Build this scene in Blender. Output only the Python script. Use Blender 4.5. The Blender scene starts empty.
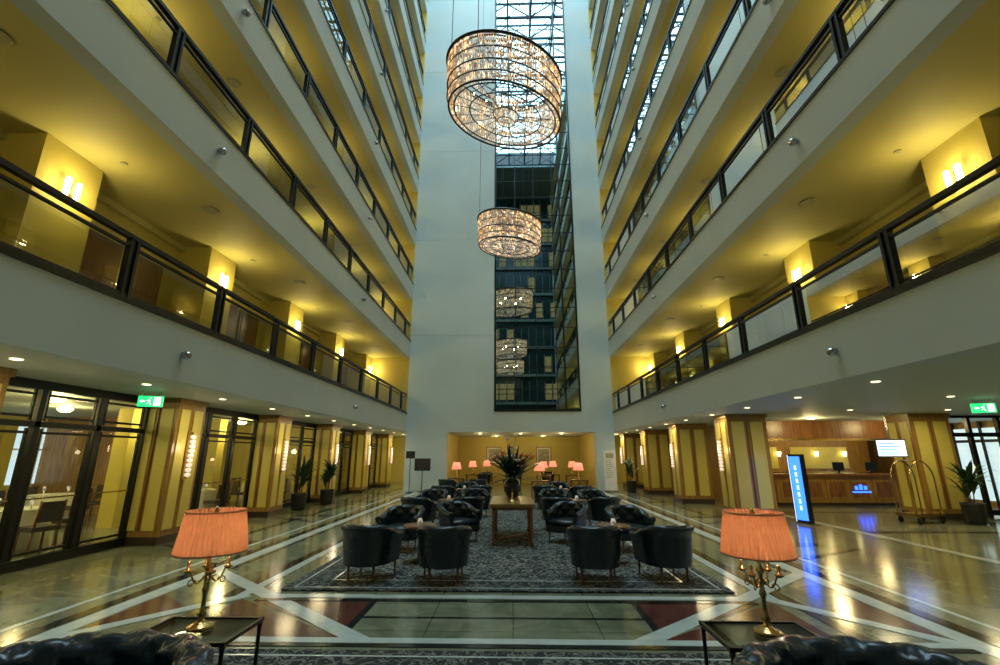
import bpy, math, random
from math import sin, cos, pi, radians
from mathutils import Vector, Matrix
random.seed(7)
scene = bpy.context.scene
col = scene.collection

# ------------------------------------------------------------------ materials
def newmat(name):
    m = bpy.data.materials.new(name); m.use_nodes = True
    return m, m.node_tree, m.node_tree.nodes['Principled BSDF']

def pmat(name, c, rough=0.5, metal=0.0, var=0.12, scale=4.0, emis=None, es=0.0, c2=None, bump=0.0, spec=None):
    m, nt, b = newmat(name)
    tc = nt.nodes.new('ShaderNodeTexCoord')
    n = nt.nodes.new('ShaderNodeTexNoise'); n.inputs['Scale'].default_value = scale
    n.inputs['Detail'].default_value = 4
    nt.links.new(tc.outputs['Object'], n.inputs['Vector'])
    r = nt.nodes.new('ShaderNodeValToRGB')
    if c2 is None:
        c2 = tuple(max(0, x*(1-var)) for x in c)
    r.color_ramp.elements[0].position = .3; r.color_ramp.elements[1].position = .7
    r.color_ramp.elements[0].color = (*c2, 1); r.color_ramp.elements[1].color = (*c, 1)
    nt.links.new(n.outputs['Fac'], r.inputs['Fac'])
    nt.links.new(r.outputs['Color'], b.inputs['Base Color'])
    b.inputs['Roughness'].default_value = rough
    b.inputs['Metallic'].default_value = metal
    if spec is not None: b.inputs['Specular IOR Level'].default_value = spec
    if emis:
        b.inputs['Emission Color'].default_value = (*emis, 1)
        b.inputs['Emission Strength'].default_value = es
    if bump > 0:
        bp = nt.nodes.new('ShaderNodeBump'); bp.inputs['Strength'].default_value = bump
        nt.links.new(n.outputs['Fac'], bp.inputs['Height'])
        nt.links.new(bp.outputs['Normal'], b.inputs['Normal'])
    return m

def sparkle(name, c, e, lo, hi, scale=14):  # cell-random emission paints bright glints onto crystal that is no lamp itself
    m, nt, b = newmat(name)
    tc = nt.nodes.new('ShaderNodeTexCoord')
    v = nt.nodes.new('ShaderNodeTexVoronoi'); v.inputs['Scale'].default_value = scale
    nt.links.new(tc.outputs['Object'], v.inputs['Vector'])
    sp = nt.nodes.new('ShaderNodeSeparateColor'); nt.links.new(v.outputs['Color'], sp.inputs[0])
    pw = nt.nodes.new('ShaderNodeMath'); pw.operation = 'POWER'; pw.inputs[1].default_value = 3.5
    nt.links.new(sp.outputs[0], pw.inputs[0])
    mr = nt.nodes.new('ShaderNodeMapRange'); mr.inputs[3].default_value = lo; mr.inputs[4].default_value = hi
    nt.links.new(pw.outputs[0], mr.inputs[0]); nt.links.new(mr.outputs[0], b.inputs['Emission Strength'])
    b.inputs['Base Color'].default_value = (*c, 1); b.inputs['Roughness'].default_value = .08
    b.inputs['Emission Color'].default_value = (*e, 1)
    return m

def glassmat(name, tint, gl, rough=0.0, gcol=(1, 1, 1)):
    m = bpy.data.materials.new(name); m.use_nodes = True
    nt = m.node_tree; nt.nodes.clear()
    o = nt.nodes.new('ShaderNodeOutputMaterial')
    t = nt.nodes.new('ShaderNodeBsdfTransparent'); t.inputs[0].default_value = (*tint, 1)
    g = nt.nodes.new('ShaderNodeBsdfGlossy'); g.inputs['Roughness'].default_value = rough
    g.inputs['Color'].default_value = (*gcol, 1)
    fr = nt.nodes.new('ShaderNodeFresnel'); fr.inputs[0].default_value = 1.45
    mp = nt.nodes.new('ShaderNodeMath'); mp.operation = 'MULTIPLY_ADD'
    mp.inputs[1].default_value = .7; mp.inputs[2].default_value = gl; mp.use_clamp = True
    nt.links.new(fr.outputs[0], mp.inputs[0])
    mx = nt.nodes.new('ShaderNodeMixShader')
    nt.links.new(mp.outputs[0], mx.inputs[0])
    nt.links.new(t.outputs[0], mx.inputs[1]); nt.links.new(g.outputs[0], mx.inputs[2])
    nt.links.new(mx.outputs[0], o.inputs[0])
    return m

def mirrormat(name, c):
    m, nt, b = newmat(name)
    b.inputs['Base Color'].default_value = (*c, 1); b.inputs['Metallic'].default_value = 1
    tc = nt.nodes.new('ShaderNodeTexCoord'); n = nt.nodes.new('ShaderNodeTexNoise')
    n.inputs['Scale'].default_value = .6
    nt.links.new(tc.outputs['Object'], n.inputs['Vector'])
    mr = nt.nodes.new('ShaderNodeMapRange'); mr.inputs[3].default_value = 0.0; mr.inputs[4].default_value = 0.02
    nt.links.new(n.outputs['Fac'], mr.inputs[0]); nt.links.new(mr.outputs[0], b.inputs['Roughness'])
    return m

def marble(name, ca, cb, tile=None, rough=.07):
    m, nt, b = newmat(name)
    tc = nt.nodes.new('ShaderNodeTexCoord')
    n = nt.nodes.new('ShaderNodeTexNoise'); n.inputs['Scale'].default_value = 1.3
    n.inputs['Detail'].default_value = 9; n.inputs['Roughness'].default_value = .65; n.inputs['Distortion'].default_value = 1.2
    nt.links.new(tc.outputs['Object'], n.inputs['Vector'])
    r = nt.nodes.new('ShaderNodeValToRGB')
    r.color_ramp.elements[0].position = .35; r.color_ramp.elements[1].position = .68
    r.color_ramp.elements[0].color = (*cb, 1); r.color_ramp.elements[1].color = (*ca, 1)
    nt.links.new(n.outputs['Fac'], r.inputs['Fac'])
    out = r.outputs['Color']
    if tile:
        br = nt.nodes.new('ShaderNodeTexBrick'); br.offset = 0
        br.inputs['Scale'].default_value = 1; br.inputs['Brick Width'].default_value = tile
        br.inputs['Row Height'].default_value = tile; br.inputs['Mortar Size'].default_value = .006
        br.inputs['Color1'].default_value = (1, 1, 1, 1); br.inputs['Color2'].default_value = (.78, .8, .76, 1)
        br.inputs['Mortar'].default_value = (.35, .35, .33, 1)
        nt.links.new(tc.outputs['Object'], br.inputs['Vector'])
        mx = nt.nodes.new('ShaderNodeMixRGB'); mx.blend_type = 'MULTIPLY'; mx.inputs[0].default_value = 1
        nt.links.new(out, mx.inputs[1]); nt.links.new(br.outputs['Color'], mx.inputs[2])
        out = mx.outputs[0]
    nt.links.new(out, b.inputs['Base Color'])
    b.inputs['Roughness'].default_value = rough
    return m

def rugmat(name, dark, light, mid):
    m, nt, b = newmat(name)
    tc = nt.nodes.new('ShaderNodeTexCoord')
    v = nt.nodes.new('ShaderNodeTexVoronoi'); v.inputs['Scale'].default_value = 4.2; v.feature = 'SMOOTH_F1'
    v.inputs['Randomness'].default_value = .35
    n = nt.nodes.new('ShaderNodeTexNoise'); n.inputs['Scale'].default_value = 6; n.inputs['Detail'].default_value = 3
    n.inputs['Distortion'].default_value = 2.5
    mx = nt.nodes.new('ShaderNodeMath'); mx.operation = 'MULTIPLY_ADD'; mx.inputs[1].default_value = 1.1
    nt.links.new(tc.outputs['Object'], v.inputs['Vector']); nt.links.new(tc.outputs['Object'], n.inputs['Vector'])
    nt.links.new(n.outputs['Fac'], mx.inputs[0]); nt.links.new(v.outputs['Distance'], mx.inputs[2])
    sn = nt.nodes.new('ShaderNodeMath'); sn.operation = 'MULTIPLY'; sn.inputs[1].default_value = 16
    s2 = nt.nodes.new('ShaderNodeMath'); s2.operation = 'SINE'
    nt.links.new(mx.outputs[0], sn.inputs[0]); nt.links.new(sn.outputs[0], s2.inputs[0])
    r = nt.nodes.new('ShaderNodeValToRGB')
    r.color_ramp.elements[0].position = .25; r.color_ramp.elements[1].position = .8
    r.color_ramp.elements[0].color = (*dark, 1); r.color_ramp.elements[1].color = (*light, 1)
    e = r.color_ramp.elements.new(.5); e.color = (*mid, 1)
    nt.links.new(s2.outputs[0], r.inputs['Fac']); nt.links.new(r.outputs['Color'], b.inputs['Base Color'])
    b.inputs['Roughness'].default_value = .95
    return m

def woodmat(name, ca, cb, rough=.3, ax=(6, 6, .6)):
    m, nt, b = newmat(name)
    tc = nt.nodes.new('ShaderNodeTexCoord'); mp = nt.nodes.new('ShaderNodeMapping')
    mp.inputs['Scale'].default_value = ax
    n = nt.nodes.new('ShaderNodeTexNoise'); n.inputs['Scale'].default_value = 3; n.inputs['Detail'].default_value = 7
    nt.links.new(tc.outputs['Object'], mp.inputs[0]); nt.links.new(mp.outputs[0], n.inputs['Vector'])
    r = nt.nodes.new('ShaderNodeValToRGB')
    r.color_ramp.elements[0].position = .35; r.color_ramp.elements[1].position = .65
    r.color_ramp.elements[0].color = (*cb, 1); r.color_ramp.elements[1].color = (*ca, 1)
    nt.links.new(n.outputs['Fac'], r.inputs['Fac']); nt.links.new(r.outputs['Color'], b.inputs['Base Color'])
    b.inputs['Roughness'].default_value = rough
    return m

M = {}
M['wall'] = pmat('white_plaster', (.55, .68, .70), .75, var=.10, scale=.5)
M['fascia'] = pmat('fascia_paint', (.49, .57, .56), .7, var=.08, scale=.7)
M['ceil0'] = pmat('lobby_ceiling_paint', (.46, .53, .49), .6, var=.05)
M['yellow'] = pmat('corridor_yellow_paint', (.60, .51, .13), .65, var=.1, scale=1)
M['yceil'] = pmat('corridor_ceiling_warm_lit', (.55, .51, .19), .65, var=.06, scale=1)  # cream paint, with the yellow lamp light on it mixed into the colour
M['carpet'] = pmat('corridor_carpet', (.12, .1, .07), .95)
M['black'] = pmat('black_metal', (.008, .014, .02), .35, metal=.3)
M['darkframe'] = pmat('dark_bronze_frame', (.012, .015, .014), .35, metal=.4)
M['railglass'] = glassmat('railing_glass', (.56, .60, .54), .03)
M['winglass'] = glassmat('shopfront_glass', (.88, .90, .84), .01)
M['mirror'] = mirrormat('mirror_glazing', (.32, .42, .44))
M['marble'] = marble('floor_marble', (.31, .33, .23), (.125, .15, .10), tile=.9, rough=.14)
M['inwhite'] = marble('inlay_white_marble', (.60, .68, .65), (.42, .50, .48), rough=.14)
M['inblack'] = marble('inlay_black_marble', (.03, .035, .035), (.01, .012, .012), rough=.12)
M['inred'] = marble('inlay_red_marble', (.15, .05, .04), (.08, .03, .025), rough=.14)
M['rug'] = rugmat('patterned_rug', (.008, .016, .022), (.25, .27, .23), (.04, .05, .055))
M['rugb'] = rugmat('rug_border', (.01, .015, .02), (.16, .17, .14), (.03, .035, .04))
M['leather'] = pmat('black_leather', (.010, .024, .033), .27, var=.3, scale=30, bump=.08)
M['leather2'] = pmat('black_leather_seat', (.015, .029, .036), .35, var=.3, scale=30, bump=.08)
M['wood'] = woodmat('brown_wood', (.25, .11, .035), (.14, .055, .018))
M['wood2'] = woodmat('golden_wood', (.38, .22, .055), (.24, .125, .028))
M['doorwood'] = woodmat('door_wood', (.26, .12, .06), (.17, .075, .04))
M['gold'] = pmat('pillar_gold_panel', (.66, .56, .13), .35, var=.1, scale=2)
M['brass'] = pmat('brass', (.50, .36, .14), .25, metal=1)
M['chrome'] = pmat('chrome', (.5, .5, .5), .15, metal=1)
M['cloth'] = pmat('white_tablecloth', (.72, .74, .64), .8)
M['leaf'] = pmat('leaf_green', (.03, .085, .025), .45, var=.5, scale=5)
M['leafd'] = pmat('leaf_dark_blue', (.02, .05, .045), .45, var=.5, scale=5)
M['pot'] = pmat('planter_dark', (.02, .022, .022), .3)
M['vase'] = pmat('vase_dark', (.03, .035, .04), .12)
M['orange'] = pmat('flower_orange', (.70, .20, .05), .6)
M['pink'] = pmat('flower_pink', (.5, .22, .22), .6)
M['sconce'] = pmat('sconce_glow', (1, .9, .6), .5, emis=(1, .84, .42), es=4.5)
M['down'] = pmat('downlight_glow', (1, .9, .6), .5, emis=(1, .84, .5), es=2.4)
M['grille'] = pmat('speaker_grille', (.4, .4, .25), .6)
M['steel'] = pmat('roof_steel', (.07, .11, .13), .5)
M['crystal'] = sparkle('crystal_rods_glint', (.36, .23, .13), (1, .58, .26), .10, 2.6, 11)  # amber glints painted in as patchy glow
M['crystal2'] = sparkle('crystal_clear_glint', (.30, .34, .36), (1, .82, .60), .03, 1.3, 13)  # paler glints, also painted in as emission
M['crystalw'] = pmat('crystal_sconce', (.7, .6, .55), .2, emis=(1, .78, .60), es=.75, var=.4, scale=30)
M['day'] = pmat('daylit_window', (.8, .9, 1), .2, emis=(.62, .85, 1), es=.9, c2=(.3, .4, .4), scale=1.5)
M['screen'] = pmat('screen_glow', (.8, .9, 1), .2, emis=(.75, .88, 1), es=1.2)
M['bluel'] = pmat('blue_light', (.05, .1, .9), .2, emis=(.02, .10, 1), es=4.5)
M['bluew'] = pmat('blue_white_light', (.5, .6, .9), .2, emis=(.45, .65, 1), es=2.4)
M['white'] = pmat('white_plastic', (.8, .8, .78), .4)
M['green'] = pmat('exit_green', (.0, .35, .08), .4, emis=(.02, .75, .22), es=1.2)
M['signwhite'] = pmat('sign_white', (.9, .95, .9), .4, emis=(.9, 1, .9), es=1.3)
M['pict'] = pmat('picture_art', (.55, .5, .35), .6, c2=(.12, .14, .12), scale=8)
M['redshade'] = pmat('pink_lampshade', (.8, .3, .2), .6, emis=(1, .30, .17), es=1.0)
M['uphol'] = pmat('dark_upholstery', (.06, .05, .04), .8)
M['stone'] = pmat('stone_base', (.05, .04, .03), .2)
M['tealglass'] = pmat('dark_teal_glazing', (.02, .06, .07), .15, var=.5, scale=.6)
M['slabedge'] = pmat('slab_edge_paint', (.20, .27, .27), .6)
M['litroom'] = pmat('lit_room_window', (.4, .3, .1), .5, emis=(1, .72, .28), es=.22, c2=(.05, .05, .03), scale=3)
# lampshade: translucent fabric
m = bpy.data.materials.new('pleated_shade_fabric'); m.use_nodes = True
nt = m.node_tree; nt.nodes.clear()
o = nt.nodes.new('ShaderNodeOutputMaterial'); d = nt.nodes.new('ShaderNodeBsdfDiffuse'); t = nt.nodes.new('ShaderNodeBsdfTranslucent')
tc = nt.nodes.new('ShaderNodeTexCoord'); nn = nt.nodes.new('ShaderNodeTexNoise'); nn.inputs['Scale'].default_value = 20
rr = nt.nodes.new('ShaderNodeValToRGB'); rr.color_ramp.elements[0].color = (.60, .25, .11, 1); rr.color_ramp.elements[1].color = (.76, .34, .16, 1)
nt.links.new(tc.outputs['Object'], nn.inputs[0]); nt.links.new(nn.outputs['Fac'], rr.inputs[0])
nt.links.new(rr.outputs[0], d.inputs[0]); nt.links.new(rr.outputs[0], t.inputs[0])
mx = nt.nodes.new('ShaderNodeMixShader'); mx.inputs[0].default_value = .5
nt.links.new(d.outputs[0], mx.inputs[1]); nt.links.new(t.outputs[0], mx.inputs[2]); nt.links.new(mx.outputs[0], o.inputs[0])
M['shade'] = m
M['shadetrim'] = pmat('shade_trim', (.40, .16, .07), .7)

# ------------------------------------------------------------------ mesh builder
class MB:
    def __init__(s): s.v = []; s.f = []; s.m = []; s.mats = []; s.sm = []
    def mi(s, k):
        if k not in s.mats: s.mats.append(k)
        return s.mats.index(k)
    def face(s, idx, k, sm=False): s.f.append(idx); s.m.append(s.mi(k)); s.sm.append(sm)
    def box(s, x0, x1, y0, y1, z0, z1, k):
        b = len(s.v)
        for z in (z0, z1):
            s.v += [(x0, y0, z), (x1, y0, z), (x1, y1, z), (x0, y1, z)]
        for q in ((0, 3, 2, 1), (4, 5, 6, 7), (0, 1, 5, 4), (1, 2, 6, 5), (2, 3, 7, 6), (3, 0, 4, 7)):
            s.face([b+i for i in q], k)
    def poly(s, pts, k):
        b = len(s.v); s.v += pts; s.face(list(range(b, b+len(pts))), k)
    def prism(s, pts2, z0, z1, k):
        b = len(s.v); n = len(pts2)
        s.v += [(x, y, z0) for x, y in pts2] + [(x, y, z1) for x, y in pts2]
        s.face([b+n-1-i for i in range(n)], k); s.face([b+n+i for i in range(n)], k)
        for i in range(n):
            j = (i+1) % n; s.face([b+i, b+j, b+n+j, b+n+i], k)
    def lathe(s, prof, k, c=(0, 0, 0), n=20, sm=True, cap=True, rip=0, nr=0, sx=1, sy=1):
        b = len(s.v)
        for (r, z) in prof:
            for i in range(n):
                a = 2*pi*i/n
                rr = r*(1+rip*cos(a*nr)) if rip else r
                s.v.append((c[0]+rr*cos(a)*sx, c[1]+rr*sin(a)*sy, c[2]+z))
        for j in range(len(prof)-1):
            for i in range(n):
                i2 = (i+1) % n
                s.face([b+j*n+i, b+j*n+i2, b+(j+1)*n+i2, b+(j+1)*n+i], k, sm)
        if cap:
            s.face([b+n-1-i for i in range(n)], k)
            e = b+(len(prof)-1)*n
            s.face([e+i for i in range(n)], k)
    def tube(s, path, r, k, n=8, closed=False, sm=True):
        P = [Vector(p) for p in path]; N = len(P); b = len(s.v)
        for i, p in enumerate(P):
            if closed: t = P[(i+1) % N]-P[i-1]
            else: t = P[min(i+1, N-1)]-P[max(i-1, 0)]
            t.normalize()
            up = Vector((0, 0, 1)) if abs(t.z) < .95 else Vector((1, 0, 0))
            a = t.cross(up).normalized(); c = a.cross(t)
            rr = r[i] if isinstance(r, (list, tuple)) else r
            for q in range(n):
                w = 2*pi*q/n; s.v.append(tuple(p+a*(rr*cos(w))+c*(rr*sin(w))))
        R = N if closed else N-1
        for i in range(R):
            i2 = (i+1) % N
            for q in range(n):
                q2 = (q+1) % n
                s.face([b+i*n+q, b+i*n+q2, b+i2*n+q2, b+i2*n+q], k, sm)
        if not closed:
            s.face([b+n-1-q for q in range(n)], k); s.face([b+(N-1)*n+q for q in range(n)], k)
    def mesh(s, name):
        me = bpy.data.meshes.new(name); me.from_pydata(s.v, [], s.f)
        for k in s.mats: me.materials.append(M[k])
        me.polygons.foreach_set('material_index', s.m); me.polygons.foreach_set('use_smooth', s.sm)
        me.update(); return me
    def obj(s, name, loc=(0, 0, 0), rz=0, parent=None):
        return inst(s.mesh(name), name, loc, rz, parent)

def inst(me, name, loc=(0, 0, 0), rz=0, parent=None, sc=None):
    o = bpy.data.objects.new(name, me); o.location = loc; o.rotation_euler = (0, 0, rz)
    if sc: o.scale = sc
    if parent: o.parent = parent
    col.objects.link(o); return o

def plight(name, loc, w, c, r=.08, parent=None):
    l = bpy.data.lights.new(name, 'POINT'); l.energy = w; l.color = c; l.shadow_soft_size = r
    o = bpy.data.objects.new(name, l); o.location = loc
    if parent: o.parent = parent
    col.objects.link(o); return o
def alight(name, loc, w, c, sx, sy=None, rot=(0, 0, 0), parent=None):
    l = bpy.data.lights.new(name, 'AREA'); l.energy = w; l.color = c
    if sy: l.shape = 'RECTANGLE'; l.size = sx; l.size_y = sy
    else: l.shape = 'DISK'; l.size = sx
    o = bpy.data.objects.new(name, l); o.location = loc; o.rotation_euler = rot
    if parent: o.parent = parent
    col.objects.link(o); return o

# ------------------------------------------------------------------ layout constants
XL, XR = -5.6, 5.35
Y0, YE = -6.0, 25.0
YB = 32.0
FL = [(2.95, 3.95), (6.95, 7.9)] + [(10.3+3.45*i, 11.25+3.45*i) for i in range(7)]
ROOF = 35.6
WARM = (1, .79, .32)

# floor
b = MB(); b.box(-15, 17, Y0-2, YB+.5, -.3, 0, 'marble'); b.obj('floor')

# floor inlays
b = MB()
def strip(x0, y0, x1, y1, w, k, za=.0, zb=.004):
    d = Vector((x1-x0, y1-y0)); n = Vector((-d.y, d.x)).normalized()*w/2
    b.prism([(x0-n.x, y0-n.y), (x1-n.x, y1-n.y), (x1+n.x, y1+n.y), (x0+n.x, y0+n.y)][::1], za, zb, k)
cx = -.12
for sgn in (-1, 1):
    X = lambda v: cx+sgn*v
    strip(X(3.55), 5.0, X(3.55), 19.6, .16, 'inblack')
    strip(X(3.38), 6.5, X(3.38), 19.4, .14, 'inwhite', 0, .005)
    strip(X(4.55), -4, X(4.55), 24.5, .22, 'inwhite')
    strip(X(4.78), -4, X(4.78), 24.5, .16, 'inblack')
    strip(X(5.15), -4, X(5.15), 24.5, .07, 'inwhite')
    b.prism([(X(3.3), 5.2), (X(1.6), 5.2), (X(3.3), 6.45)] if sgn > 0 else [(X(3.3), 6.45), (X(1.6), 5.2), (X(3.3), 5.2)], 0, .003, 'inred')
    b.prism([(X(1.6), 6.36), (X(3.1), 6.36), (X(1.6), 5.25)] if sgn < 0 else [(X(1.6), 5.25), (X(3.1), 6.36), (X(1.6), 6.36)], 0, .003, 'inred')
    b.prism([(X(4.4), 6.6), (X(4.4), 5.3), (X(3.75), 6.1)] if sgn < 0 else [(X(3.75), 6.1), (X(4.4), 5.3), (X(4.4), 6.6)], 0, .003, 'inred')
    strip(X(4.5), 7.9, X(1.35), 5.1, .20, 'inwhite', 0, .006)
    strip(X(4.36), 8.05, X(4.36), 19.5, .05, 'inblack', 0, .0055)
    strip(X(4.5), 5.0, X(3.3), 6.6, .18, 'inwhite', 0, .0065)
    strip(X(1.6), 5.2, X(1.6), 6.36, .08, 'inblack', 0, .0045)
    for yy in (9.9, 14.3, 18.7, 23.1):
        strip(X(5.25), yy+.45, X(6.4), yy+.45, .3, 'inblack')
        strip(X(6.0), yy+.6, X(6.0), yy+4.2, .16, 'inblack')
        strip(X(5.25), yy-.9, X(6.9), yy+.1, .12, 'inblack', 0, .0042)
strip(cx-3.1, 6.58, cx+3.1, 6.58, .14, 'inwhite', 0, .007)
strip(cx-3.1, 6.42, cx+3.1, 6.42, .10, 'inblack', 0, .0072)
strip(cx-1.6, 5.8, cx+1.6, 5.8, .05, 'inblack', 0, .004)
strip(cx-4.4, 5.12, cx+4.4, 5.12, .13, 'inwhite', 0, .0075)
strip(cx-4.4, 5.00, cx+4.4, 5.00, .08, 'inblack', 0, .0077)
strip(cx-3.6, 19.5, cx+3.6, 19.5, .16, 'inwhite', 0, .0075)
for yy in (8, 12, 16):
    strip(8.2, yy, 13.5, yy, .18, 'inblack')
strip(8.2, 6, 8.2, 17, .18, 'inwhite', 0, .005)
strip(13.2, 6, 13.2, 14, .18, 'inwhite', 0, .005)
b.obj('floor_inlay')

def rug(name, x0, x1, y0, y1):
    b = MB(); b.box(x0, x1, y0, y1, .008, .02, 'rugb')
    b.box(x0+.12, x1-.12, y0+.12, y1-.12, .02, .0205, 'inwhite')
    b.box(x0+.15, x1-.15, y0+.15, y1-.15, .0205, .0215, 'rugb')
    b.box(x0+.5, x1-.5, y0+.5, y1-.5, .0215, .0225, 'inwhite')
    b.box(x0+.53, x1-.53, y0+.53, y1-.53, .0225, .024, 'rug')
    b.obj(name)
rug('area_rug', -3.1, 2.9, 6.8, 19.0)
rug('area_rug', -3.0, 2.75, 1.0, 4.85)

# ------------------------------------------------------------------ balconies
py = [2.6+4.4*i for i in range(-1, 6)]
def side(sgn, XE):
    X = lambda d: XE+sgn*d
    def bx(b, d0, d1, y0, y1, z0, z1, k):
        a, c = X(d0), X(d1); b.box(min(a, c), max(a, c), y0, y1, z0, z1, k)
    sname = 'left' if sgn < 0 else 'right'
    for fi, (zb, zt) in enumerate(FL):
        znext = FL[fi+1][0] if fi+1 < len(FL) else ROOF
        b = MB()
        bx(b, 0, .3, Y0, YE, zb, zt, 'fascia')
        bx(b, .3, 3.6, Y0, YE, zt-.35, zt-.02, 'carpet')
        bx(b, .3, 3.6, Y0, YE, zb, zt-.35, 'yceil' if fi else 'ceil0')
        bx(b, -.025, 0, Y0, YE, zt-.05, zt+.02, 'darkframe')
        b.obj('balcony_slab')
        b = MB()
        bx(b, 2.9, 3.1, Y0, YE, zt-.02, znext, 'yellow')
        bx(b, 2.8, 2.9, Y0, YE, zt, zt+.12, 'wood')
        bx(b, 2.78, 2.9, Y0, YE, znext-.14, znext, 'yceil')
        for p in py:
            bx(b, 2.1, 2.9, p-.55, p+.55, zt-.02, znext, 'yellow')
            for dy in (1.6, 2.8):
                bx(b, 2.84, 2.9, p+dy-.52, p+dy+.52, zt, zt+2.2, 'wood')
                bx(b, 2.82, 2.84, p+dy-.44, p+dy+.44, zt, zt+2.12, 'doorwood')
                bx(b, 2.78, 2.82, p+dy+.30, p+dy+.36, zt+.95, zt+1.1, 'brass')
        b.obj('wall_%s_floor_%d' % (sname, fi+1))
        b = MB()
        yy0, yy1 = Y0+.4, YE
        bx(b, .04, .13, yy0, yy1, zt+.93, zt+1.0, 'black')
        bx(b, .06, .11, yy0, yy1, zt+.80, zt+.835, 'black')
        bx(b, .05, .12, yy0, yy1, zt+.02, zt+.10, 'black')
        y = 4.1-2.2*4
        while y < YE:
            bx(b, .04, .13, y-.085, y-.035, zt, zt+.96, 'black')
            bx(b, .04, .13, y+.035, y+.085, zt, zt+.96, 'black')
            bx(b, .07, .10, y-.035, y+.035, zt+.1, zt+.92, 'darkframe')
            y += 2.2
        xg = X(.085)
        b.poly([(xg, yy0, zt+.10), (xg, yy1, zt+.10), (xg, yy1, zt+.80), (xg, yy0, zt+.80)], 'railglass')
        b.obj('balcony_railing')
        b = MB(); zs = znext-.72
        for p in py:
            for q in (-.10, .10):
                b.lathe([(.035, -.17), (.045, -.12), (.045, .12), (.035, .17)], 'sconce', (X(2.02), p+q, zs), n=8)
            bx(b, 2.04, 2.1, p-.09, p+.09, zs-.1, zs+.1, 'brass')
            b.lathe([(.16, -.012), (.14, -.02)], 'grille', (X(.95), p+2.0, znext), n=16)
            b.lathe([(.06, -.012), (.05, -.02)], 'grille', (X(1.5), p+.3, znext), n=10)
        so = b.obj('wall_sconces')
        for p in py:
            plight('sconce_light', (X(1.84), p, zs), 31, WARM, .1, so)
        b = MB()
        for yy in (7.6, 16.4):
            b.lathe([(.01, -.08), (.06, -.06), (.08, 0), (.05, .05), (.01, .06)], 'chrome', (X(-.09), yy, zb+.45), n=12)
            bx(b, -.06, 0, yy-.02, yy+.02, zb+.44, zb+.5, 'chrome')
        b.obj('dome_camera')
    b = MB(); bx(b, 0, .3, Y0, YE, ROOF, ROOF+2, 'fascia'); bx(b, .3, 3.6, Y0, YE, ROOF, ROOF+.3, 'yceil'); b.obj('wall_%s_parapet' % sname)
side(-1, XL); side(1, XR)

# end wall with opening
b = MB()
b.box(XL, -.95, YE, YE+.6, 2.95, ROOF+2, 'wall')
b.box(3.7, XR, YE, YE+.6, 2.95, ROOF+2, 'wall')
b.box(-.95, 3.7, YE, YE+.6, 2.95, 4.0, 'wall')
b.box(-.95, 3.7, YE+.3, YE+.6, 4.0, ROOF+2, 'wall')
b.box(XL, -3.45, YE, YE+.8, 0, 2.95, 'wall')
b.box(4.4, XR, YE, YE+.8, 0, 2.95, 'wall')
b.box(XL-3.6, XL, YE, YE+.3, 2.95, ROOF, 'yellow')
b.box(XR, XR+3.6, YE, YE+.3, 2.95, ROOF, 'yellow')
b.obj('wall_end')
b = MB()
for zz in (8.2, 14, 20, 26, 32): b.box(XL+.02, -1.0, YE-.006, YE, zz, zz+.03, 'fascia')
b.tube([(-5.0+.16*cos(a), YE-.005, 10.6+.16*sin(a)) for a in [i*pi/12 for i in range(24)]], .012, 'fascia', closed=True, n=5)
b.obj('trim_end')
b = MB()
b.box(-.85, 3.6, YE+.02, YE+.05, 4.1, ROOF+2, 'mirror')
for x in (-.92, 3.6): b.box(x, x+.08, YE-.04, YE+.1, 4.02, ROOF+2, 'black')
b.box(-.92, 3.68, YE-.04, YE+.1, 4.0, 4.12, 'black')
for x in (.25, 1.37, 2.48): b.box(x-.018, x+.018, YE-.005, YE+.02, 4.1, ROOF+2, 'black')
b.box(2.86, 2.95, YE-.02, YE+.02, 4.1, ROOF+2, 'black')
z = 5.2
while z < ROOF: b.box(-.85, 3.6, YE-.005, YE+.02, z-.018, z+.018, 'black'); z += 1.15
b.obj('window_atrium_strip')

# back wall (behind viewer)
b = MB()
b.box(-15, 17, Y0-.3, Y0, 0, ROOF+2, 'wall')
b.obj('wall_back')
b = MB()
random.seed(21)
b.box(XL+.02, XR-.02, Y0, Y0+.05, 4.0, ROOF-.2, 'tealglass')
for zb, zt in FL:
    b.box(XL+.02, XR-.02, Y0+.05, Y0+.35, zt-.30, zt, 'slabedge')
    b.box(XL+.02, XR-.02, Y0+.3, Y0+.35, zt+.9, zt+.98, 'black')
    for i in range(12):
        x = XL+.4+i*.92; b.box(x, x+.06, Y0+.05, Y0+.12, zt, zt+2.5, 'slabedge')
        if random.random() < .4: b.box(x+.1, x+.86, Y0+.05, Y0+.07, zt+.3, zt+2.2, 'litroom')
b.obj('window_back_facade')

# skylight structure
b = MB()
b.box(XL+.02, XR-.02, Y0+.02, 0.6, ROOF-.1, ROOF+.3, 'slabedge')
y = 1.0
while y <= YE-.2:
    b.box(XL+.02, XR-.02, y-.08, y+.08, ROOF-.1, ROOF+.05, 'steel')
    b.box(XL+.02, XR-.02, y-.06, y+.06, ROOF+1.3, ROOF+1.42, 'steel')
    xs = [XL+.06+(XR-XL-.12)*j/6 for j in range(7)]
    for j in range(6):
        za, zc = (ROOF, ROOF+1.35) if j % 2 == 0 else (ROOF+1.35, ROOF)
        b.tube([(xs[j], y, za), (xs[j+1], y, zc)], .06, 'steel', n=5)
    if y+1.95 < YE:
        for j in range(6):
            b.tube([(xs[j], y, ROOF), (xs[j+1], y+1.95, ROOF)], .04, 'steel', n=4)
    y += 1.95
for j in range(1, 6):
    x = XL+(XR-XL)*j/6
    b.box(x-.05, x+.05, 1.0, YE-.05, ROOF+1.35, ROOF+1.45, 'steel')
    b.box(x-.07, x+.07, 1.0, YE-.05, ROOF-.15, ROOF-.02, 'steel')
b.obj('skylight_truss')
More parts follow.
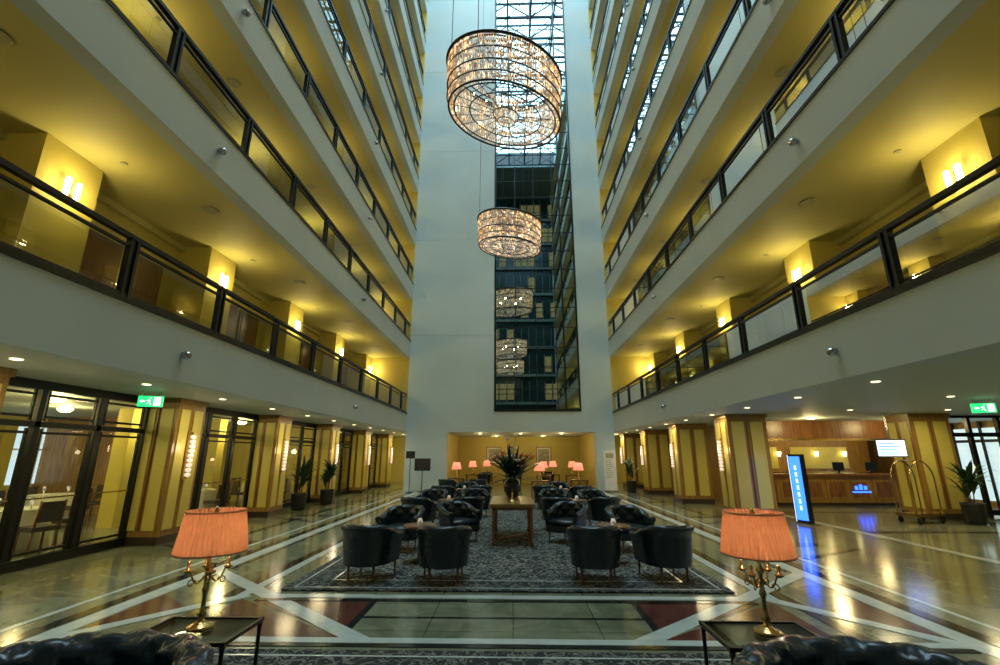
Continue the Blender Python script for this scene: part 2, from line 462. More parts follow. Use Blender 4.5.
alight('skylight_daylight', ((XL+XR)/2, (.6+YE)/2, ROOF+1.9), 8200, (.58, .86, 1.0), XR-XL-.1, YE-.7)

# ------------------------------------------------------------------ ground floor ceiling outer + lobby walls
b = MB()
b.box(-15, XL-3.6, Y0, YB, 2.95, 3.1, 'ceil0')
b.box(XR+3.6, 17, Y0, YB, 2.95, 3.1, 'ceil0')
b.box(XL-3.6, XR+3.6, YE+.6, YB, 2.95, 3.1, 'ceil0')
b.obj('ceiling')
b = MB(); b.box(-15, 17, YB, YB+.3, 0, 3.1, 'yellow'); b.obj('wall_far')
b = MB(); b.box(-15.2, -15, Y0, YB, 0, 3.1, 'yellow'); b.obj('wall_left')
b = MB(); b.box(17, 17.2, Y0, YB, 0, 3.1, 'wood2'); b.obj('wall_right')

# pillars
def pillar_mesh(w, d):
    b = MB(); x, y = w/2, d/2
    b.box(-x, x, -y, y, 0, 2.95, 'wood2')
    b.box(-x-.03, x+.03, -y-.03, y+.03, 0, .16, 'stone')
    b.box(-x-.04, x+.04, -y-.04, y+.04, 2.84, 2.95, 'wood2')
    for s_ in (-1, 1):
        for c in (-w*.24, w*.24):
            b.box(c-w*.16, c+w*.16, s_*(y+.0)-.02, s_*(y+.0)+.02, .28, 2.72, 'gold')
        for c in (-d*.24, d*.24):
            b.box(s_*x-.02, s_*x+.02, c-d*.16, c+d*.16, .28, 2.72, 'gold')
        b.box(-.012, .012, s_*y-.025, s_*y+.025, .28, 2.72, 'wood')
    return b
pm = pillar_mesh(.8, .9).mesh('pillar'); pm2 = pillar_mesh(1.15, .9).mesh('pillar')
sb = MB()
sb.box(-.05, .0, -.06, .06, 1.25, 2.25, 'brass')
for i in range(9):
    z = 1.30+i*.1
    sb.lathe([(.02, 0), (.05, .01), (.06, .045), (.05, .075), (.02, .085)], 'crystalw', (.05, 0, z), n=8, sm=False)
scm = sb.mesh('pillar_sconce')
for y in (5.5, 9.9, 14.3, 18.7, 23.1, 27.5):
    inst(pm, 'pillar', (-7.55, y+.45, 0)); inst(scm, 'crystal_wall_sconce', (-7.08, y+.45, 0))
    plight('crystal_light', (-6.85, y+.45, 1.9), 6, (1, .8, .5), .1)
for y in (14.3, 18.7, 23.1, 27.5):
    inst(pm2, 'pillar', (7.0, y+.45, 0)); inst(scm, 'crystal_wall_sconce', (6.36, y+.45, 0), pi)
    plight('crystal_light', (6.15, y+.45, 1.9), 6, (1, .8, .5), .1)
inst(pm2, 'pillar', (12.35, 14.75, 0))

# ground floor downlights
b = MB(); dl = []
for y in [3.5+2.2*i for i in range(13)]:
    dl += [(XL-.75, y), (XR+.75, y)]
for y in (7, 10, 13):
    dl += [(9.2, y), (11.8, y)]
for x, y in dl: b.lathe([(.07, -.01), (.055, -.018)], 'down', (x, y, 2.95), n=12)
dob = b.obj('ceiling_downlights')
for i in range(0, 13):
    y = 3.5+2.2*i
    for x in (XL-.75, XR+.75): alight('downlight', (x, y, 2.9), 13, (1, .82, .45), .5, parent=dob)
for x, y in dl[26:]: alight('downlight', (x, y, 2.9), 26, (1, .82, .45), .6, parent=dob)

# ------------------------------------------------------------------ restaurant shopfront (left)
def shopfront(name, x, y0, y1):
    b = MB(); n = max(1, round((y1-y0)/1.12)); w = (y1-y0)/n
    b.box(x-.06, x+.06, y0, y1, 0, .16, 'darkframe'); b.box(x-.06, x+.06, y0, y1, 2.80, 2.95, 'darkframe')
    b.box(x-.05, x+.05, y0, y1, 2.20, 2.29, 'darkframe')
    for i in range(n+1):
        y = y0+i*w; b.box(x-.05, x+.05, y-.05, y+.05, 0, 2.95, 'darkframe')
    for i in range(n):
        ya = y0+i*w; yb = ya+w
        for (c, d) in ((.16, 2.18), (2.30, 2.80)):
            b.box(x-.02, x+.02, ya+.10, ya+.135, c, d, 'darkframe'); b.box(x-.02, x+.02, yb-.135, yb-.10, c, d, 'darkframe')
            b.box(x-.02, x+.02, ya+.11, yb-.11, c+.05, c+.09, 'darkframe'); b.box(x-.02, x+.02, ya+.11, yb-.11, d-.09, d-.05, 'darkframe')
        b.box(x-.02, x+.02, ya+.11, yb-.11, 1.05, 1.075, 'brass')
    b.poly([(x, y0, .1), (x, y1, .1), (x, y1, 2.9), (x, y0, 2.9)], 'winglass')
    b.obj(name)
k = 1
for a, c in ((-6, 5.5), (6.4, 9.9), (10.8, 14.3), (15.2, 18.7), (19.6, 23.1), (24, 27.5)):
    shopfront('window_%d' % k, -7.82, a, c); k += 1
b = MB()
for y in (4.5, 7.6, 10.7, 13.8, 16.9):
    b.box(-15, -14.96, y, y+1.9, .9, 2.6, 'day')
    b.box(-14.97, -14.93, y+.92, y+.98, .9, 2.6, 'white'); b.box(-14.97, -14.93, y, y+1.9, 1.9, 1.95, 'white')
    b.box(-14.95, -14.9, y-.2, y+.15, .3, 2.8, 'gold'); b.box(-14.95, -14.9, y+1.75, y+2.1, .3, 2.8, 'gold')
b.obj('window_restaurant')
b = MB()
b.box(-12.6, -12.4, 8.7, 10.6, 0, 2.95, 'wood2')
b.box(-12.38, -12.34, 8.9, 10.4, .2, 1.0, 'wood')
b.box(-12.38, -12.34, 9.0, 10.3, 1.1, 2.3, 'doorwood')
b.tube([(-12.33, 9.0, 1.1), (-12.33, 9.0, 2.1)]+[(-12.33, 9.65-.65*cos(a), 2.1+.5*sin(a)) for a in [pi*i/12 for i in range(13)]]+[(-12.33, 10.3, 1.1)], .04, 'gold', n=6)
b.box(-15, -7.9, 19.0, 19.2, 0, 2.95, 'yellow')
b.box(-10.4, -10.0, 12.2, 12.6, 0, 2.95, 'gold')
b.box(-10.4, -10.0, 16, 16.4, 0, 2.95, 'gold')
b.box(-15, -11.6, 14.9, 15.1, 0, 2.95, 'wood2')
b.box(-11.6, -11.4, 14.88, 15.12, 0, 2.95, 'wood')
b.obj('wall_restaurant_partition')
tb = MB()
tb.lathe([(.60, .02), (.57, .35), (.53, .70), (.52, .75)], 'cloth', n=40, rip=.035, nr=10)
tb.lathe([(.53, .75), (.53, .765)], 'cloth', n=40)
for q in range(4):
    a = q*pi/2; x, y = .33*cos(a), .33*sin(a)
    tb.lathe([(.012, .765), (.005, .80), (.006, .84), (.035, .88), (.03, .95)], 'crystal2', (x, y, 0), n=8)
    tb.lathe([(.11, .766), (.12, .775)], 'white', (x*.8, y*.8, 0), n=14)
tbm = tb.mesh('dining_table')
cb = MB()
for sx in (-1, 1):
    for sy in (-1, 1):
        cb.tube([(sx*.2, sy*.2, 0), (sx*.19, sy*.19, .44)], .02, 'wood', n=6)
    cb.tube([(sx*.19, .2, .44), (sx*.19, .26, .95)], .02, 'wood', n=6)
cb.box(-.22, .22, -.22, .22, .42, .50, 'uphol')
cb.box(-.18, .18, .215, .265, .58, .93, 'uphol')
cbm = cb.mesh('dining_chair')
for (x, y) in ((-9.3, 6.6), (-9.5, 9.2), (-11.4, 7.0), (-9.4, 14.3), (-12.0, 12.6), (-9.3, 17.7), (-13.4, 6.0)):
    inst(tbm, 'dining_table', (x, y, 0))
    for q in range(4):
        a = q*pi/2+.3; inst(cbm, 'dining_chair', (x+.86*sin(a), y+.86*cos(a), 0), -a)
b = MB()
pend = [(-9.4, 6.6), (-9.4, 9.4), (-11.3, 7.8), (-9.4, 12.6), (-11.3, 11.6), (-9.5, 16.4), (-13, 8), (-9.4, 21.5), (-9.4, 25), (-12.5, 4.5)]
for x, y in pend: b.lathe([(.14, -.02), (.17, -.08), (.1, -.14)], 'sconce', (x, y, 2.95), n=14)
po = b.obj('restaurant_ceiling_lights')
for x, y in pend: plight('restaurant_light', (x, y, 2.65), 50, (1, .78, .32), .12, po)

# ------------------------------------------------------------------ reception (right)
b = MB()
b.box(8.4, 13.4, 17.2, 17.4, 2.25, 2.95, 'wood'); b.box(8.4, 13.4, 17.15, 17.2, 2.25, 2.33, 'brass')
b.box(8.4, 15.6, 21.4, 21.6, 0, 2.95, 'wood2')
b.box(8.4, 8.6, 19, 21.4, 0, 2.95, 'wood2')
b.box(9.0, 15.5, 21.3, 21.4, 1.0, 1.05, 'brass'); b.box(9.3, 11.6, 21.32, 21.4, 1.2, 2.1, 'gold'); b.box(12.2, 14.6, 21.32, 21.4, 1.2, 2.1, 'gold')
b.obj('wall_reception')
b = MB(); b.box(16.9, 17, 15.3, 20, .2, 2.7, 'day')
for y in (15.3, 16.4, 17.5, 18.6, 19.9): b.box(16.85, 16.95, y, y+.08, 0, 2.95, 'darkframe')
b.box(16.85, 16.95, 15.3, 20, 2.2, 2.3, 'darkframe'); b.box(15.6, 17, 20.0, 20.1, 0, 2.95, 'wall'); b.obj('window_entrance')
b = MB()
b.box(9.6, 13.9, 18.0, 18.7, .1, 1.02, 'wood2'); b.box(9.5, 14.0, 17.85, 18.75, 1.02, 1.10, 'wood'); b.box(9.65, 13.85, 18.05, 18.65, 0, .1, 'stone')
for i in range(5): b.box(9.72+i*.83, 10.42+i*.83, 17.97, 18.0, .22, .9, 'wood2')
for i in range(5): b.box(9.80+i*.83, 10.34+i*.83, 17.955, 17.97, .30, .82, 'wood')
for i in range(3): b.box(12.35+i*.16, 12.45+i*.16, 17.93, 17.955, .55, .68+.05*(i == 1), 'bluel')
b.box(12.25, 12.9, 17.93, 17.955, .45, .50, 'bluel')
for x in (10.6, 12.2, 13.4):
    b.box(x-.2, x+.2, 18.4, 18.43, 1.2, 1.5, 'black'); b.box(x-.03, x+.03, 18.4, 18.44, 1.1, 1.2, 'black'); b.box(x-.1, x+.1, 18.35, 18.5, 1.10, 1.115, 'black')
b.obj('reception_desk')
b = MB(); rl = [(10, 19.4), (12, 19.4), (14, 19.4), (10, 16), (13, 16)]
for x, y in rl: b.lathe([(.12, -.01), (.1, -.03)], 'down', (x, y, 2.95), n=12)
for x in (10.4, 11.6, 13.2, 14.4): b.lathe([(.05, 0), (.09, .2)], 'sconce', (x, 21.18, 1.7), n=10)
ro = b.obj('reception_lights')
for x, y in rl: plight('reception_light', (x, y, 2.75), 46, (1, .76, .34), .2, ro)
b = MB(); b.box(8.4, 8.6, 22, 31, 0, 2.95, 'wood2')
for z in (.5, 1.0, 1.5, 2.0): b.box(8.0, 8.4, 23, 27, z, z+.04, 'wood')
for i in range(26):
    z = random.choice((.54, 1.04, 1.54, 2.04)); y = 23.1+i*.145; b.lathe([(.05, 0), (.06, .12), (.03, .22)], random.choice(('crystalw', 'vase', 'gold', 'pink')), (8.2, y, z), n=8)
b.obj('display_shelf')

b = MB()
y = 14.9
b.box(13.1, 17, y-.06, y+.06, 2.3, 2.42, 'darkframe'); b.box(13.1, 17, y-.05, y+.05, 2.86, 2.94, 'darkframe')
for x in (13.1, 14.0, 14.9, 15.8, 16.7): b.box(x-.05, x+.05, y-.06, y+.06, 0, 2.94, 'darkframe')
for x in (13.1, 14.0, 14.9, 15.8):
    b.box(x+.1, x+.8, y-.03, y+.03, .05, .2, 'darkframe'); b.tube([(x+.75, y-.08, .8), (x+.75, y-.08, 1.5)], .02, 'chrome')
b.poly([(13.1, y, 0), (17, y, 0), (17, y, 2.9), (13.1, y, 2.9)], 'winglass')
b.obj('door_glass_entrance')

# blue info totem
b = MB()
b.box(-.20, .20, -.07, .07, .03, 1.78, 'black'); b.box(-.26, .26, -.14, .14, 0, .03, 'chrome')
b.box(-.17, .17, -.08, -.07, .1, 1.72, 'bluel'); b.box(-.22, -.20, -.07, .07, .05, 1.76, 'bluew')
for i in range(7): b.box(-.03, .03, -.085, -.08, .35+i*.17, .46+i*.17, 'bluew')
to = b.obj('information_totem', (7.72, 13.3, 0), radians(-74))
b = MB()
b.box(-.38, .38, -.03, .03, -.25, .25, 'black'); b.box(-.35, .35, -.036, -.03, -.22, .22, 'screen')
for i in range(4): b.box(-.3, .1+.1*(i % 2), -.04, -.036, .12-i*.09, .15-i*.09, 'bluel')
b.box(-.02, .02, .0, .04, .25, 1.0, 'chrome')
b.obj('display_screen', (10.85, 14.0, 1.95), radians(-12))

# luggage cart
b = MB()
b.box(-.5, .5, -.28, .28, .18, .24, 'brass'); b.box(-.47, .47, -.25, .25, .24, .26, 'inred')
for sy in (-.24, .24):
    b.tube([(-.45+.0, sy, .24)]+[(-.45*cos(t), sy*(1), 1.1+.5*sin(t)) for t in [pi*i/14 for i in range(15)]]+[(.45, sy, .24)], .018, 'brass')
    for sx in (-.4, .4): b.tube([(sx, sy-.015, .09), (sx, sy+.015, .09)], .09, 'black', n=14)
b.tube([(0, -.24, 1.6), (0, .24, 1.6)], .018, 'brass')
for sx in (-.4, .4):
    for sy in (-.24, .24): b.box(sx-.02, sx+.02, sy-.02, sy+.02, .09, .19, 'brass')
b.obj('luggage_cart', (10.95, 13.6, 0), .3)

# potted plants
def blade(b, base, az, L, droop, w, k, lift=1.2):
    n = 7; p = Vector(base); d = Vector((cos(az)*.35, sin(az)*.35, lift)).normalized()
    side = Vector((-sin(az), cos(az), 0)); prev = None
    for i in range(n+1):
        t = i/n; ww = w*math.sin(pi*min(1, t*.9+.08))
        i0 = len(b.v); b.v.append(tuple(p-side*ww)); b.v.append(tuple(p+side*ww))
        if prev is not None: b.face([prev, prev+1, i0+1, i0], k, True)
        prev = i0
        d = (d+Vector((cos(az)*.25, sin(az)*.25, -1))*droop*.25).normalized(); p = p+d*(L/n)
def plant(seed, H=1.5):
    random.seed(seed); b = MB()
    b.lathe([(.18, 0), (.22, .03), (.25, .42), (.27, .46), (.23, .46), (.22, .40)], 'pot', n=20)
    for i in range(5):
        a = random.random()*6.28; b.tube([(.05*cos(a), .05*sin(a), .38), (.1*cos(a), .1*sin(a), .8+.1*i)], .012, 'wood', n=5)
        for q in range(13): blade(b, (.1*cos(a), .1*sin(a), .55+.1*i), random.random()*6.28, random.uniform(.5, .85)*H/1.5, random.uniform(.5, 1.2), .04, 'leaf')
    return b.mesh('potted_plant')
pl = [plant(3), plant(5)]
for i, (x, y) in enumerate(((12.2, 13.4), (-7.1, 16.2), (-6.85, 18.0), (5.9, 24.3))):
    inst(pl[i % 2], 'potted_plant', (x, y, 0), i, sc=(1, 1, 1.15))

def exit_sign(loc, rz):
    b = MB(); b.box(-.2, .2, -.03, .03, -.1, .1, 'green')
    P = lambda pts: b.poly([(x, -.033, z) for x, z in pts], 'signwhite')
    b.box(.06, .17, -.034, -.03, -.08, .08, 'signwhite')
    P([(-.03, .03), (-.01, .05), (.01, .0), (-.02, -.02)]); P([(-.02, -.02), (.0, -.02), (.03, -.07), (.015, -.075)])
    P([(-.02, -.01), (-.01, -.02), (-.05, -.06), (-.06, -.05)]); P([(-.02, .04), (-.06, .01), (-.055, 0), (-.02, .025)])
    P([(0, .055), (.02, .055), (.02, .075), (0, .075)])
    P([(-.17, 0), (-.13, .04), (-.13, -.04)]); P([(-.13, .012), (-.08, .012), (-.08, -.012), (-.13, -.012)])
    for x in (-.15, .15): b.tube([(x, 0, .1), (x, 0, .21)], .005, 'chrome', n=5)
    return b.obj(('exit_sign'), loc, rz)
exit_sign((-6.85, 8.7, 2.74), radians(20)); exit_sign((10.2, 10.4, 2.74), radians(-20))

# ------------------------------------------------------------------ tufted chairs
def sstep(a, b_, x):
    t = max(0, min(1, (x-a)/(b_-a))); return t*t*(3-2*t)
def barrel(W=.80, D=.78, H=.78, arm=.62, seat=.43, NU=72, tufts=11, depth=.022, roll=.065, tuft_out=False, zb=.21, rows=9):
    b = MB()
    Rx, Ry, L = W/2-.09, .36, D-.45
    la = .62
    def pos(t):
        if abs(t) <= la:
            a = t/la*pi/2; return Vector((Rx*sin(a), Ry*cos(a), 0)), Vector((sin(a)/Rx, cos(a)/Ry, 0)).normalized()
        s_ = (abs(t)-la)/(1-la)*L; sg = 1 if t > 0 else -1
        return Vector((sg*Rx, -s_, 0)), Vector((sg, 0, 0))
    NV = 30; cy = .03
    base = len(b.v)
    for i in range(NU+1):
        t = -1+2*i/NU; p, n = pos(t)
        top = H+(arm-H)*sstep(.30, .9, abs(t))
        for j in range(NV+1):
            v = j/NV
            if v < .3: nn = .045; z = zb+(top-roll*1.3-zb)*(v/.3); dn = (1, 0)
            elif v < .7:
                a = (v-.3)/.4*pi*1.15-.25; nn = .01+roll*cos(a); z = top-roll+roll*sin(a); dn = (cos(a), sin(a))
            else:
                q = (v-.7)/.3; a = pi*1.15-.25
                n0 = .01+roll*cos(a); z0_ = top-roll+roll*sin(a)
                nn = n0+(-.05-n0)*q; z = z0_+(seat-.06-z0_)*q; dn = (-1, 0)
            if (v > .38) or (tuft_out and v > .05):
                pu = (t+1)/2*tufts; pv = v*rows
                f = (abs(sin(pi*(pu+pv)/1.0*.5))*abs(sin(pi*(pu-pv)*.5)))**.5
                w = sstep(.38, .5, v) if not tuft_out else 1
                nn += dn[0]*depth*(f-1)*w; z += dn[1]*depth*(f-1)*w
            fl = .90+.12*max(0, (z-zb)/(H-zb))
            b.v.append(((p.x+n.x*nn)*fl, (p.y+n.y*nn)*fl+cy, z))
    for i in range(NU):
        for j in range(NV):
            a = base+i*(NV+1)+j; b.face([a, a+NV+1, a+NV+2, a+1], 'leather', True)
    b.face([base+j for j in range(NV+1)], 'leather'); e = base+NU*(NV+1); b.face([e+NV-j for j in range(NV+1)], 'leather')
    pts = [(Rx*sin(a)*.9, Ry*cos(a)*.9+cy) for a in [(-90+180*i/16)*pi/180 for i in range(17)]]
    pts = [(-Rx*.9, -L+cy)]+pts+[(Rx*.9, -L+cy)]
    b.prism(pts[::-1], zb, .33, 'leather')
    def scale(q, s_): return [(x*s_, (y+.02)*s_) for x, y in q]
    rings = [(.86, .33), (.95, .355), (.96, seat-.03), (.9, seat), (.5, seat+.015), (.05, seat+.02)]
    bb = len(b.v); n = len(pts)
    for s_, z in rings: b.v += [(x, y, z) for x, y in scale(pts, s_)]
    for r_ in range(len(rings)-1):
        for i in range(n):
            i2 = (i+1) % n; b.face([bb+r_*n+i, bb+(r_+1)*n+i, bb+(r_+1)*n+i2, bb+r_*n+i2], 'leather2', True)
    for sx in (-1, 1):
        for y in (-L+.06, Ry*.62):
            x = sx*(Rx*.82 if y < 0 else Rx*.58)
            b.lathe([(.012, 0), (.018, .02), (.012, .05), (.018, .12), (.026, zb)], 'wood', (x, y, 0.0), n=10)
    return b
cm = barrel(W=.86, H=.77, D=.8, depth=.028).mesh('leather_armchair')
def chair(x, y, deg): inst(cm, 'leather_armchair', (x, y, .026), radians(deg))
CH = [(-2.12, 7.45, 168), (-1.0, 7.35, 188), (1.20, 7.4, 172), (2.24, 7.5, 192),
      (-2.12, 9.5, -12), (2.22, 9.6, 14), (-1.15, 10.4, 40), (1.15, 10.4, -35),
      (-2.3, 12.0, 165), (-1.1, 12.2, 195), (1.1, 12.1, 168), (2.25, 12.2, 190),
      (-2.3, 14.2, -10), (-1.1, 14.5, 15), (1.2, 14.5, -15), (2.3, 14.2, 12),
      (-2.3, 16.4, 170), (-1.1, 16.6, 190), (1.1, 16.6, 170), (2.3, 16.4, 190), (-1.7, 18.3, 0), (1.7, 18.3, 0)]
for c in CH: chair(*c)
st = MB()
st.lathe([(.27, .54), (.28, .55), (.28, .57), (.27, .58)], 'wood', n=28); st.lathe([(.16, 0), (.15, .03), (.03, .06), (.025, .3), (.03, .5), (.08, .55)], 'black', n=16)
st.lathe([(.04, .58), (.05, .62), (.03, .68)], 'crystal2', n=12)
stm = st.mesh('side_table')
for x, y in ((-1.58, 8.5), (1.72, 8.55), (-1.7, 13.2), (1.72, 13.2), (-1.7, 17.4), (1.72, 17.4)): inst(stm, 'side_table', (x, y, .026))

# foreground tufted chairs
fm = barrel(W=1.24, D=1.0, H=.80, arm=.74, seat=.44, NU=260, tufts=19, depth=.028, roll=.095, tuft_out=True, rows=11).mesh('chesterfield_armchair')
inst(fm, 'chesterfield_armchair', (-2.07, 2.42, .026), radians(5)); inst(fm, 'chesterfield_armchair', (1.66, 2.44, .026), radians(-5))

# foreground lamp tables and lamps
tb = MB()
tb.box(-.31, .31, -.22, .22, .60, .612, 'railglass')
for y in (-.24, .22): tb.box(-.33, .33, y, y+.02, .595, .618, 'darkframe')
for x in (-.33, .31): tb.box(x, x+.02, -.24, .24, .595, .618, 'darkframe')
for sx in (-.31, .31):
    for sy in (-.22, .22): tb.lathe([(.012, 0), (.02, .03), (.013, .06), (.013, .55), (.02, .595)], 'darkframe', (sx, sy, 0), n=10)
tb.box(-.29, .29, -.2, .2, .16, .18, 'wood')
tbm2 = tb.mesh('glass_side_table')
def lamp_parts():
    s_ = MB()
    n = 360; prof = [(.218, 0), (.222, .008), (.182, .262), (.179, .27)]
    base = len(s_.v)
    for r, z in prof:
        for i in range(n):
            a = 2*pi*i/n; rr = r+.0055*cos(2*pi*i/8)
            s_.v.append((rr*cos(a), rr*sin(a), z))
    for j in range(3):
        for i in range(n): i2 = (i+1) % n; s_.face([base+j*n+i, base+j*n+i2, base+(j+1)*n+i2, base+(j+1)*n+i], 'shade')
    for r, z in ((.224, .004), (.186, .266)):
        s_.tube([(r*cos(2*pi*i/60), r*sin(2*pi*i/60), z) for i in range(60)], .006, 'shadetrim', n=6, closed=True)
    f = MB()
    f.lathe([(.08, 0), (.088, .01), (.08, .022), (.04, .035), (.02, .055), (.028, .085), (.015, .11), (.014, .2), (.024, .23), (.014, .26), (.014, .34), (.026, .37), (.012, .4), (.011, .71), (.018, .73), (.005, .76)], 'brass', n=18)
    for q in range(4):
        a = q*pi/2+.4
        path = []
        for i in range(15):
            t = i/14; r = .02+.10*t; z = .32-.05*sin(pi*1.2*t)+.04*t*t*1.2
            path.append((r*cos(a), r*sin(a), z))
        f.tube(path, .006, 'brass', n=7)
        sp = [((.12-.028*cos(w)*(1-w/9))*cos(a)-.03*cos(a), (.12-.028*cos(w)*(1-w/9))*sin(a)-.03*sin(a), .28+.028*sin(w)*(1-w/9)) for w in [i*.5 for i in range(14)]]
        f.tube(sp, .0045, 'brass', n=6)
        f.lathe([(.008, .345), (.026, .355), (.028, .365), (.011, .37), (.011, .41), (.008, .42)], 'brass', (.12*cos(a), .12*sin(a), 0), n=10)
    for q in range(3):
        a = q*2*pi/3; f.tube([(0, 0, .715), (.18*cos(a), .18*sin(a), .715)], .003, 'brass', n=5)
    return s_.mesh('shade'), f.mesh('lamp_base')
shm, lbm = lamp_parts()
for x in (-2.07, 1.635):
    inst(tbm2, 'glass_side_table', (x-.02, 3.42, .026))
    e = bpy.data.objects.new('table_lamp', None); e.location = (x, 3.42, .645); col.objects.link(e)
    inst(lbm, 'lamp_base', (0, 0, 0), .3, e); inst(shm, 'shade', (0, 0, .465), 0, e)
    plight('bulb', (0, 0, .57), 4.0, (1, .82, .6), .04, e)

# centre console + floral arrangement
b = MB()
b.box(-.45, .45, -1.0, 1.0, .72, .78, 'wood2'); b.box(-.41, .41, -.96, .96, .66, .72, 'wood')
for sx in (-.38, .38):
    for sy in (-.92, 0, .92): b.lathe([(.03, 0), (.04, .05), (.02, .1), (.035, .35), (.025, .5), (.04, .66)], 'wood', (sx, sy, 0), n=12)
b.tube([(-.38, -.92, .1), (.38, .0, .1)], .015, 'wood', n=6); b.tube([(.38, -.92, .1), (-.38, .0, .1)], .015, 'wood', n=6)
b.lathe([(.12, 0), (.1, .02), (.02, .05), (.015, .22), (.02, .25)], 'brass', (0, -.5, .78), n=12)
b.obj('console_table', (0, 10.85, .026))
random.seed(11)
b = MB()
b.lathe([(.09, 0), (.15, .06), (.2, .22), (.17, .36), (.1, .42), (.13, .46)], 'vase', n=24)
for i in range(120): blade(b, (random.uniform(-.06, .06), random.uniform(-.06, .06), .42), random.random()*6.28, random.uniform(.45, .95), random.uniform(.05, .6), .034, random.choice(('leaf', 'leafd')), lift=random.uniform(.0, .9))
for i in range(26):
    a = random.random()*6.28; r = random.uniform(.1, .6); z = .5+random.uniform(.1, .8)*(1.2-r)
    b.tube([(0, 0, .42), (r*.4*cos(a), r*.4*sin(a), z*.8), (r*cos(a), r*sin(a), z)], .006, 'leaf', n=5)
    kk = random.choice(('orange', 'orange', 'pink', 'cloth'))
    for q in range(6):
        w = q*1.05; b.tube([(r*cos(a), r*sin(a), z), (r*cos(a)+.06*cos(w), r*sin(a)+.06*sin(w), z+.05)], [.008, .018], kk, n=5)
b.obj('flower_arrangement', (0, 11.45, .808))

# ------------------------------------------------------------------ back lounge
b = MB(); b.box(-3.9, -3.6, YE+.8, YB, 0, 2.95, 'yellow'); b.box(4.5, 4.7, YE+.8, YB, 0, 2.95, 'yellow'); b.obj('wall_lounge')
def picture(x, z, w, h):
    b = MB(); b.box(-w/2, w/2, -.03, 0, -h/2, h/2, 'wood'); b.box(-w/2+.05, w/2-.05, -.035, -.03, -h/2+.05, h/2-.05, 'cloth'); b.box(-w/2+.14, w/2-.14, -.04, -.035, -h/2+.14, h/2-.14, 'pict')
    b.obj('framed_picture', (x, YB, z))
for x in (-1.2, 2.1): picture(x, 1.75, 1.0, 1.1)
rb = MB()
rb.lathe([(.09, 0), (.05, .03), (.07, .15), (.03, .3), (.012, .34), (.012, .5)], 'brass', n=14)
rb.lathe([(.24, .40), (.17, .72)], 'redshade', n=24)
rbm = rb.mesh('lounge_lamp')
ct = MB(); ct.box(-.4, .4, -.25, .25, .64, .695, 'wood')
for sx in (-.35, .35):
    for sy in (-.2, .2): ct.box(sx-.025, sx+.025, sy-.025, sy+.025, 0, .64, 'wood')
ctm = ct.mesh('lamp_table')
for x, y in ((-2.7, 23.5), (-2.3, 28.2), (1.7, 26.2), (2.4, 28.6), (3.4, 27.5), (-1.6, 30.6), (1.2, 21.2), (3.0, 22.0)):
    inst(ctm, 'lamp_table', (x, y, 0)); l = inst(rbm, 'table_lamp', (x, y, .70))
    plight('lounge_bulb', (0, 0, .8), 7, (1, .6, .35), .1, l)
for x, y, r in ((-1.6, 27.4, 180), (0, 27.6, 180), (-1.6, 29.4, 0), (.2, 29.8, 0), (-1.5, 21.3, 180), (0.0, 21.4, 175), (-2.8, 21.2, 160), (2.2, 30.2, 0)):
    inst(cm, 'leather_armchair', (x, y, 0), radians(r))
b = MB()
ll = [(-1.8, 27), (0.5, 27), (2.8, 27), (-1, 30.5), (2, 30.5)]
for x, y in ll: b.lathe([(.1, -.01), (.08, -.03)], 'down', (x, y, 2.95), n=12)
lo = b.obj('lounge_downlights')
for x, y in ll: plight('lounge_light', (x, y, 2.7), 17, (1, .78, .35), .12, lo)
b = MB(); cl = [(-6.2, 28.5), (6, 28.5), (-12, 23), (9, 29), (-5, 30)]
for x, y in cl: b.lathe([(.1, -.01), (.08, -.03)], 'down', (x, y, 2.95), n=12)
lo = b.obj('corridor_downlights')
for x, y in cl: plight('corridor_light', (x, y, 2.7), 26, (1, .78, .35), .12, lo)

# sign boards
b = MB(); b.box(-.02, .02, -.02, .02, 0, 1.3, 'black'); b.box(-.2, .2, -.15, .15, 0, .03, 'black'); b.box(-.40, .40, -.03, .03, 1.0, 1.6, 'black'); b.box(-.36, .36, -.035, -.03, 1.04, 1.56, 'vase')
b.obj('sign_stand', (-4.5, 24.2, 0))
b = MB(); b.box(-.22, .22, -.03, .03, 1.6, 1.95, 'black'); b.lathe([(.2, 0), (.18, .03), (.02, .04), (.02, 1.6)], 'black', n=12); b.obj('lobby_monitor_stand', (-5.0, 23.6, 0))
b = MB(); b.box(-.3, .3, -.01, .01, .08, 2.0, 'white'); b.box(-.34, .34, -.08, .08, 0, .08, 'chrome')
for i in range(9): b.box(-.22, .05+.03*(i % 4), -.013, -.01, 1.5-i*.1, 1.53-i*.1, 'grille')
b.box(-.2, .2, -.013, -.01, 1.62, 1.85, 'grille'); b.obj('rollup_banner', (4.9, 24.3, 0))

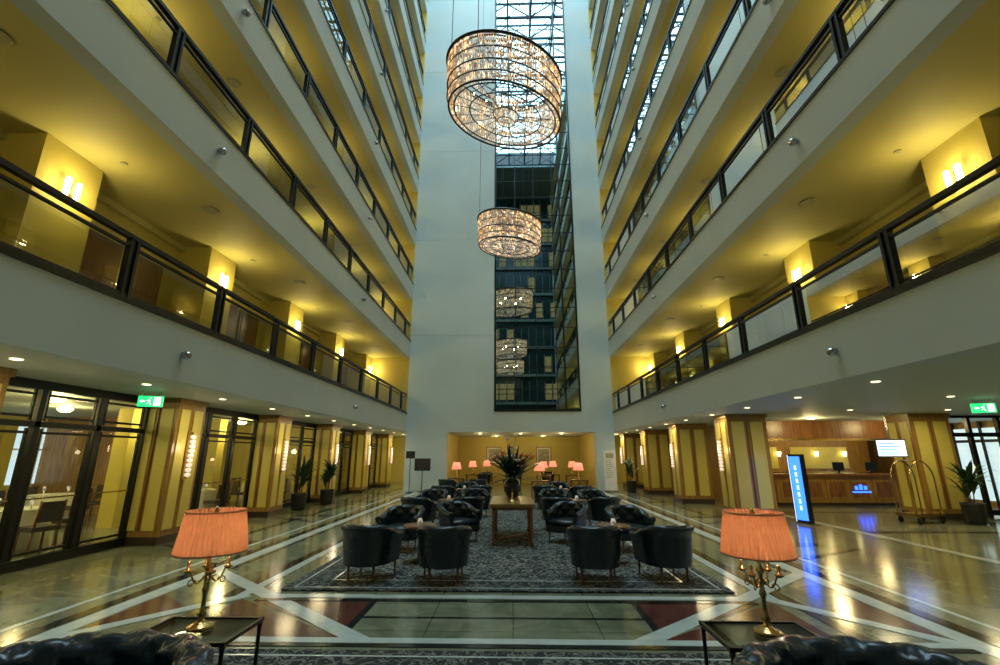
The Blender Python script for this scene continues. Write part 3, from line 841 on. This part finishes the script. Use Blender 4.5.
# ------------------------------------------------------------------ chandeliers
def chandelier_mesh(zc):
    b = MB(); Rx, Ry = 1.58, 1.16
    def ring(s_, z, r, k='black', n=64): b.tube([(Rx*s_*cos(2*pi*i/n), Ry*s_*sin(2*pi*i/n), z) for i in range(n)], r, k, n=6, closed=True)
    tiers = [(1.0, .60, .36), (1.0, .22, .34), (.98, -.14, .32), (.97, -.46, .22)]
    for s_, zt, L in tiers:
        n = 150
        for row, (ds, k) in enumerate(((0, 'crystal'), (-.08, 'crystal2'))):
            for i in range(n):
                a = 2*pi*(i+.5*row)/n; x, y = Rx*(s_+ds)*cos(a), Ry*(s_+ds)*sin(a)
                l = L*(.7+.3*random.random()); kk = k if random.random() < .75 else 'crystal2'
                w = .0085
                b.box(x-w, x+w, y-w, y+w, zt-l, zt, kk)
    for s_, z, r in ((1.01, .64, .045), (.93, .64, .025), (1.0, .23, .018), (1.0, -.13, .018), (1.0, -.45, .016), (.97, -.70, .026), (.88, -.68, .018), (.8, .64, .020), (.62, -.66, .016), (.55, .64, .016)): ring(s_, z, r)
    for i in range(20):
        a = 2*pi*i/20; b.tube([(.15*cos(a), .1*sin(a), .64), (Rx*cos(a), Ry*sin(a), .64)], .014, 'black', n=4)
        b.tube([(Rx*.22*cos(a), Ry*.22*sin(a), -.64), (Rx*.97*cos(a), Ry*.97*sin(a), -.70)], .010, 'black', n=4)
    for s_, zt, L in ((.22, -.25, .38), (.15, -.55, .28), (.62, .58, .16)):
        nn_ = 30 if s_ < .5 else 80
        for i in range(nn_):
            a = 2*pi*i/nn_; x, y = Rx*s_*cos(a), Ry*s_*sin(a)
            b.box(x-.008, x+.008, y-.008, y+.008, zt-L, zt, 'crystal2' if s_ < .5 else 'crystal')
    ring(.22, -.24, .014); ring(.22, -.63, .014); ring(.15, -.83, .012)
    for i in range(20):
        a = 2*pi*i/20; b.lathe([(.016, 0), (.024, .03), (.016, .06)], 'sconce', (Rx*.86*cos(a), Ry*.86*sin(a), .52), n=8)
    for a in (.6, 2.5, 3.8, 5.6):
        b.tube([(Rx*cos(a), Ry*sin(a), .64), (Rx*.9*cos(a), Ry*.9*sin(a), ROOF-zc-.35)], .010, 'black', n=4)
    return b
for (x, y, zc, r) in ((-.10, 10.1, 10.80, 34), (-.03, 20.0, 11.8, 32), (-.1, 0.0, 11.0, 34)):
    o = chandelier_mesh(zc).obj('chandelier', (x, y, zc), radians(r))
    for q in range(4): plight('chandelier_bulb', (.8*cos(q*pi/2), .65*sin(q*pi/2), .1), 20, (1, .72, .38), .05, o)

# ------------------------------------------------------------------ world, camera
w = bpy.data.worlds.new('World'); scene.world = w; w.use_nodes = True
bg = w.node_tree.nodes['Background']
bg.inputs[0].default_value = (.62, .80, .95, 1); bg.inputs[1].default_value = .6
cam = bpy.data.cameras.new('Camera'); co = bpy.data.objects.new('Camera', cam); col.objects.link(co)
cam.sensor_width = 36; cam.lens = 465*36/1000; cam.clip_end = 200; cam.clip_start = .05
co.location = (0, 0, 1.75); co.rotation_euler = (radians(90+14.8), 0, radians(1.43))
scene.camera = co
scene.view_settings.view_transform = 'Standard'
try: scene.view_settings.look = 'None'
except Exception: pass
scene.view_settings.exposure = 0.08
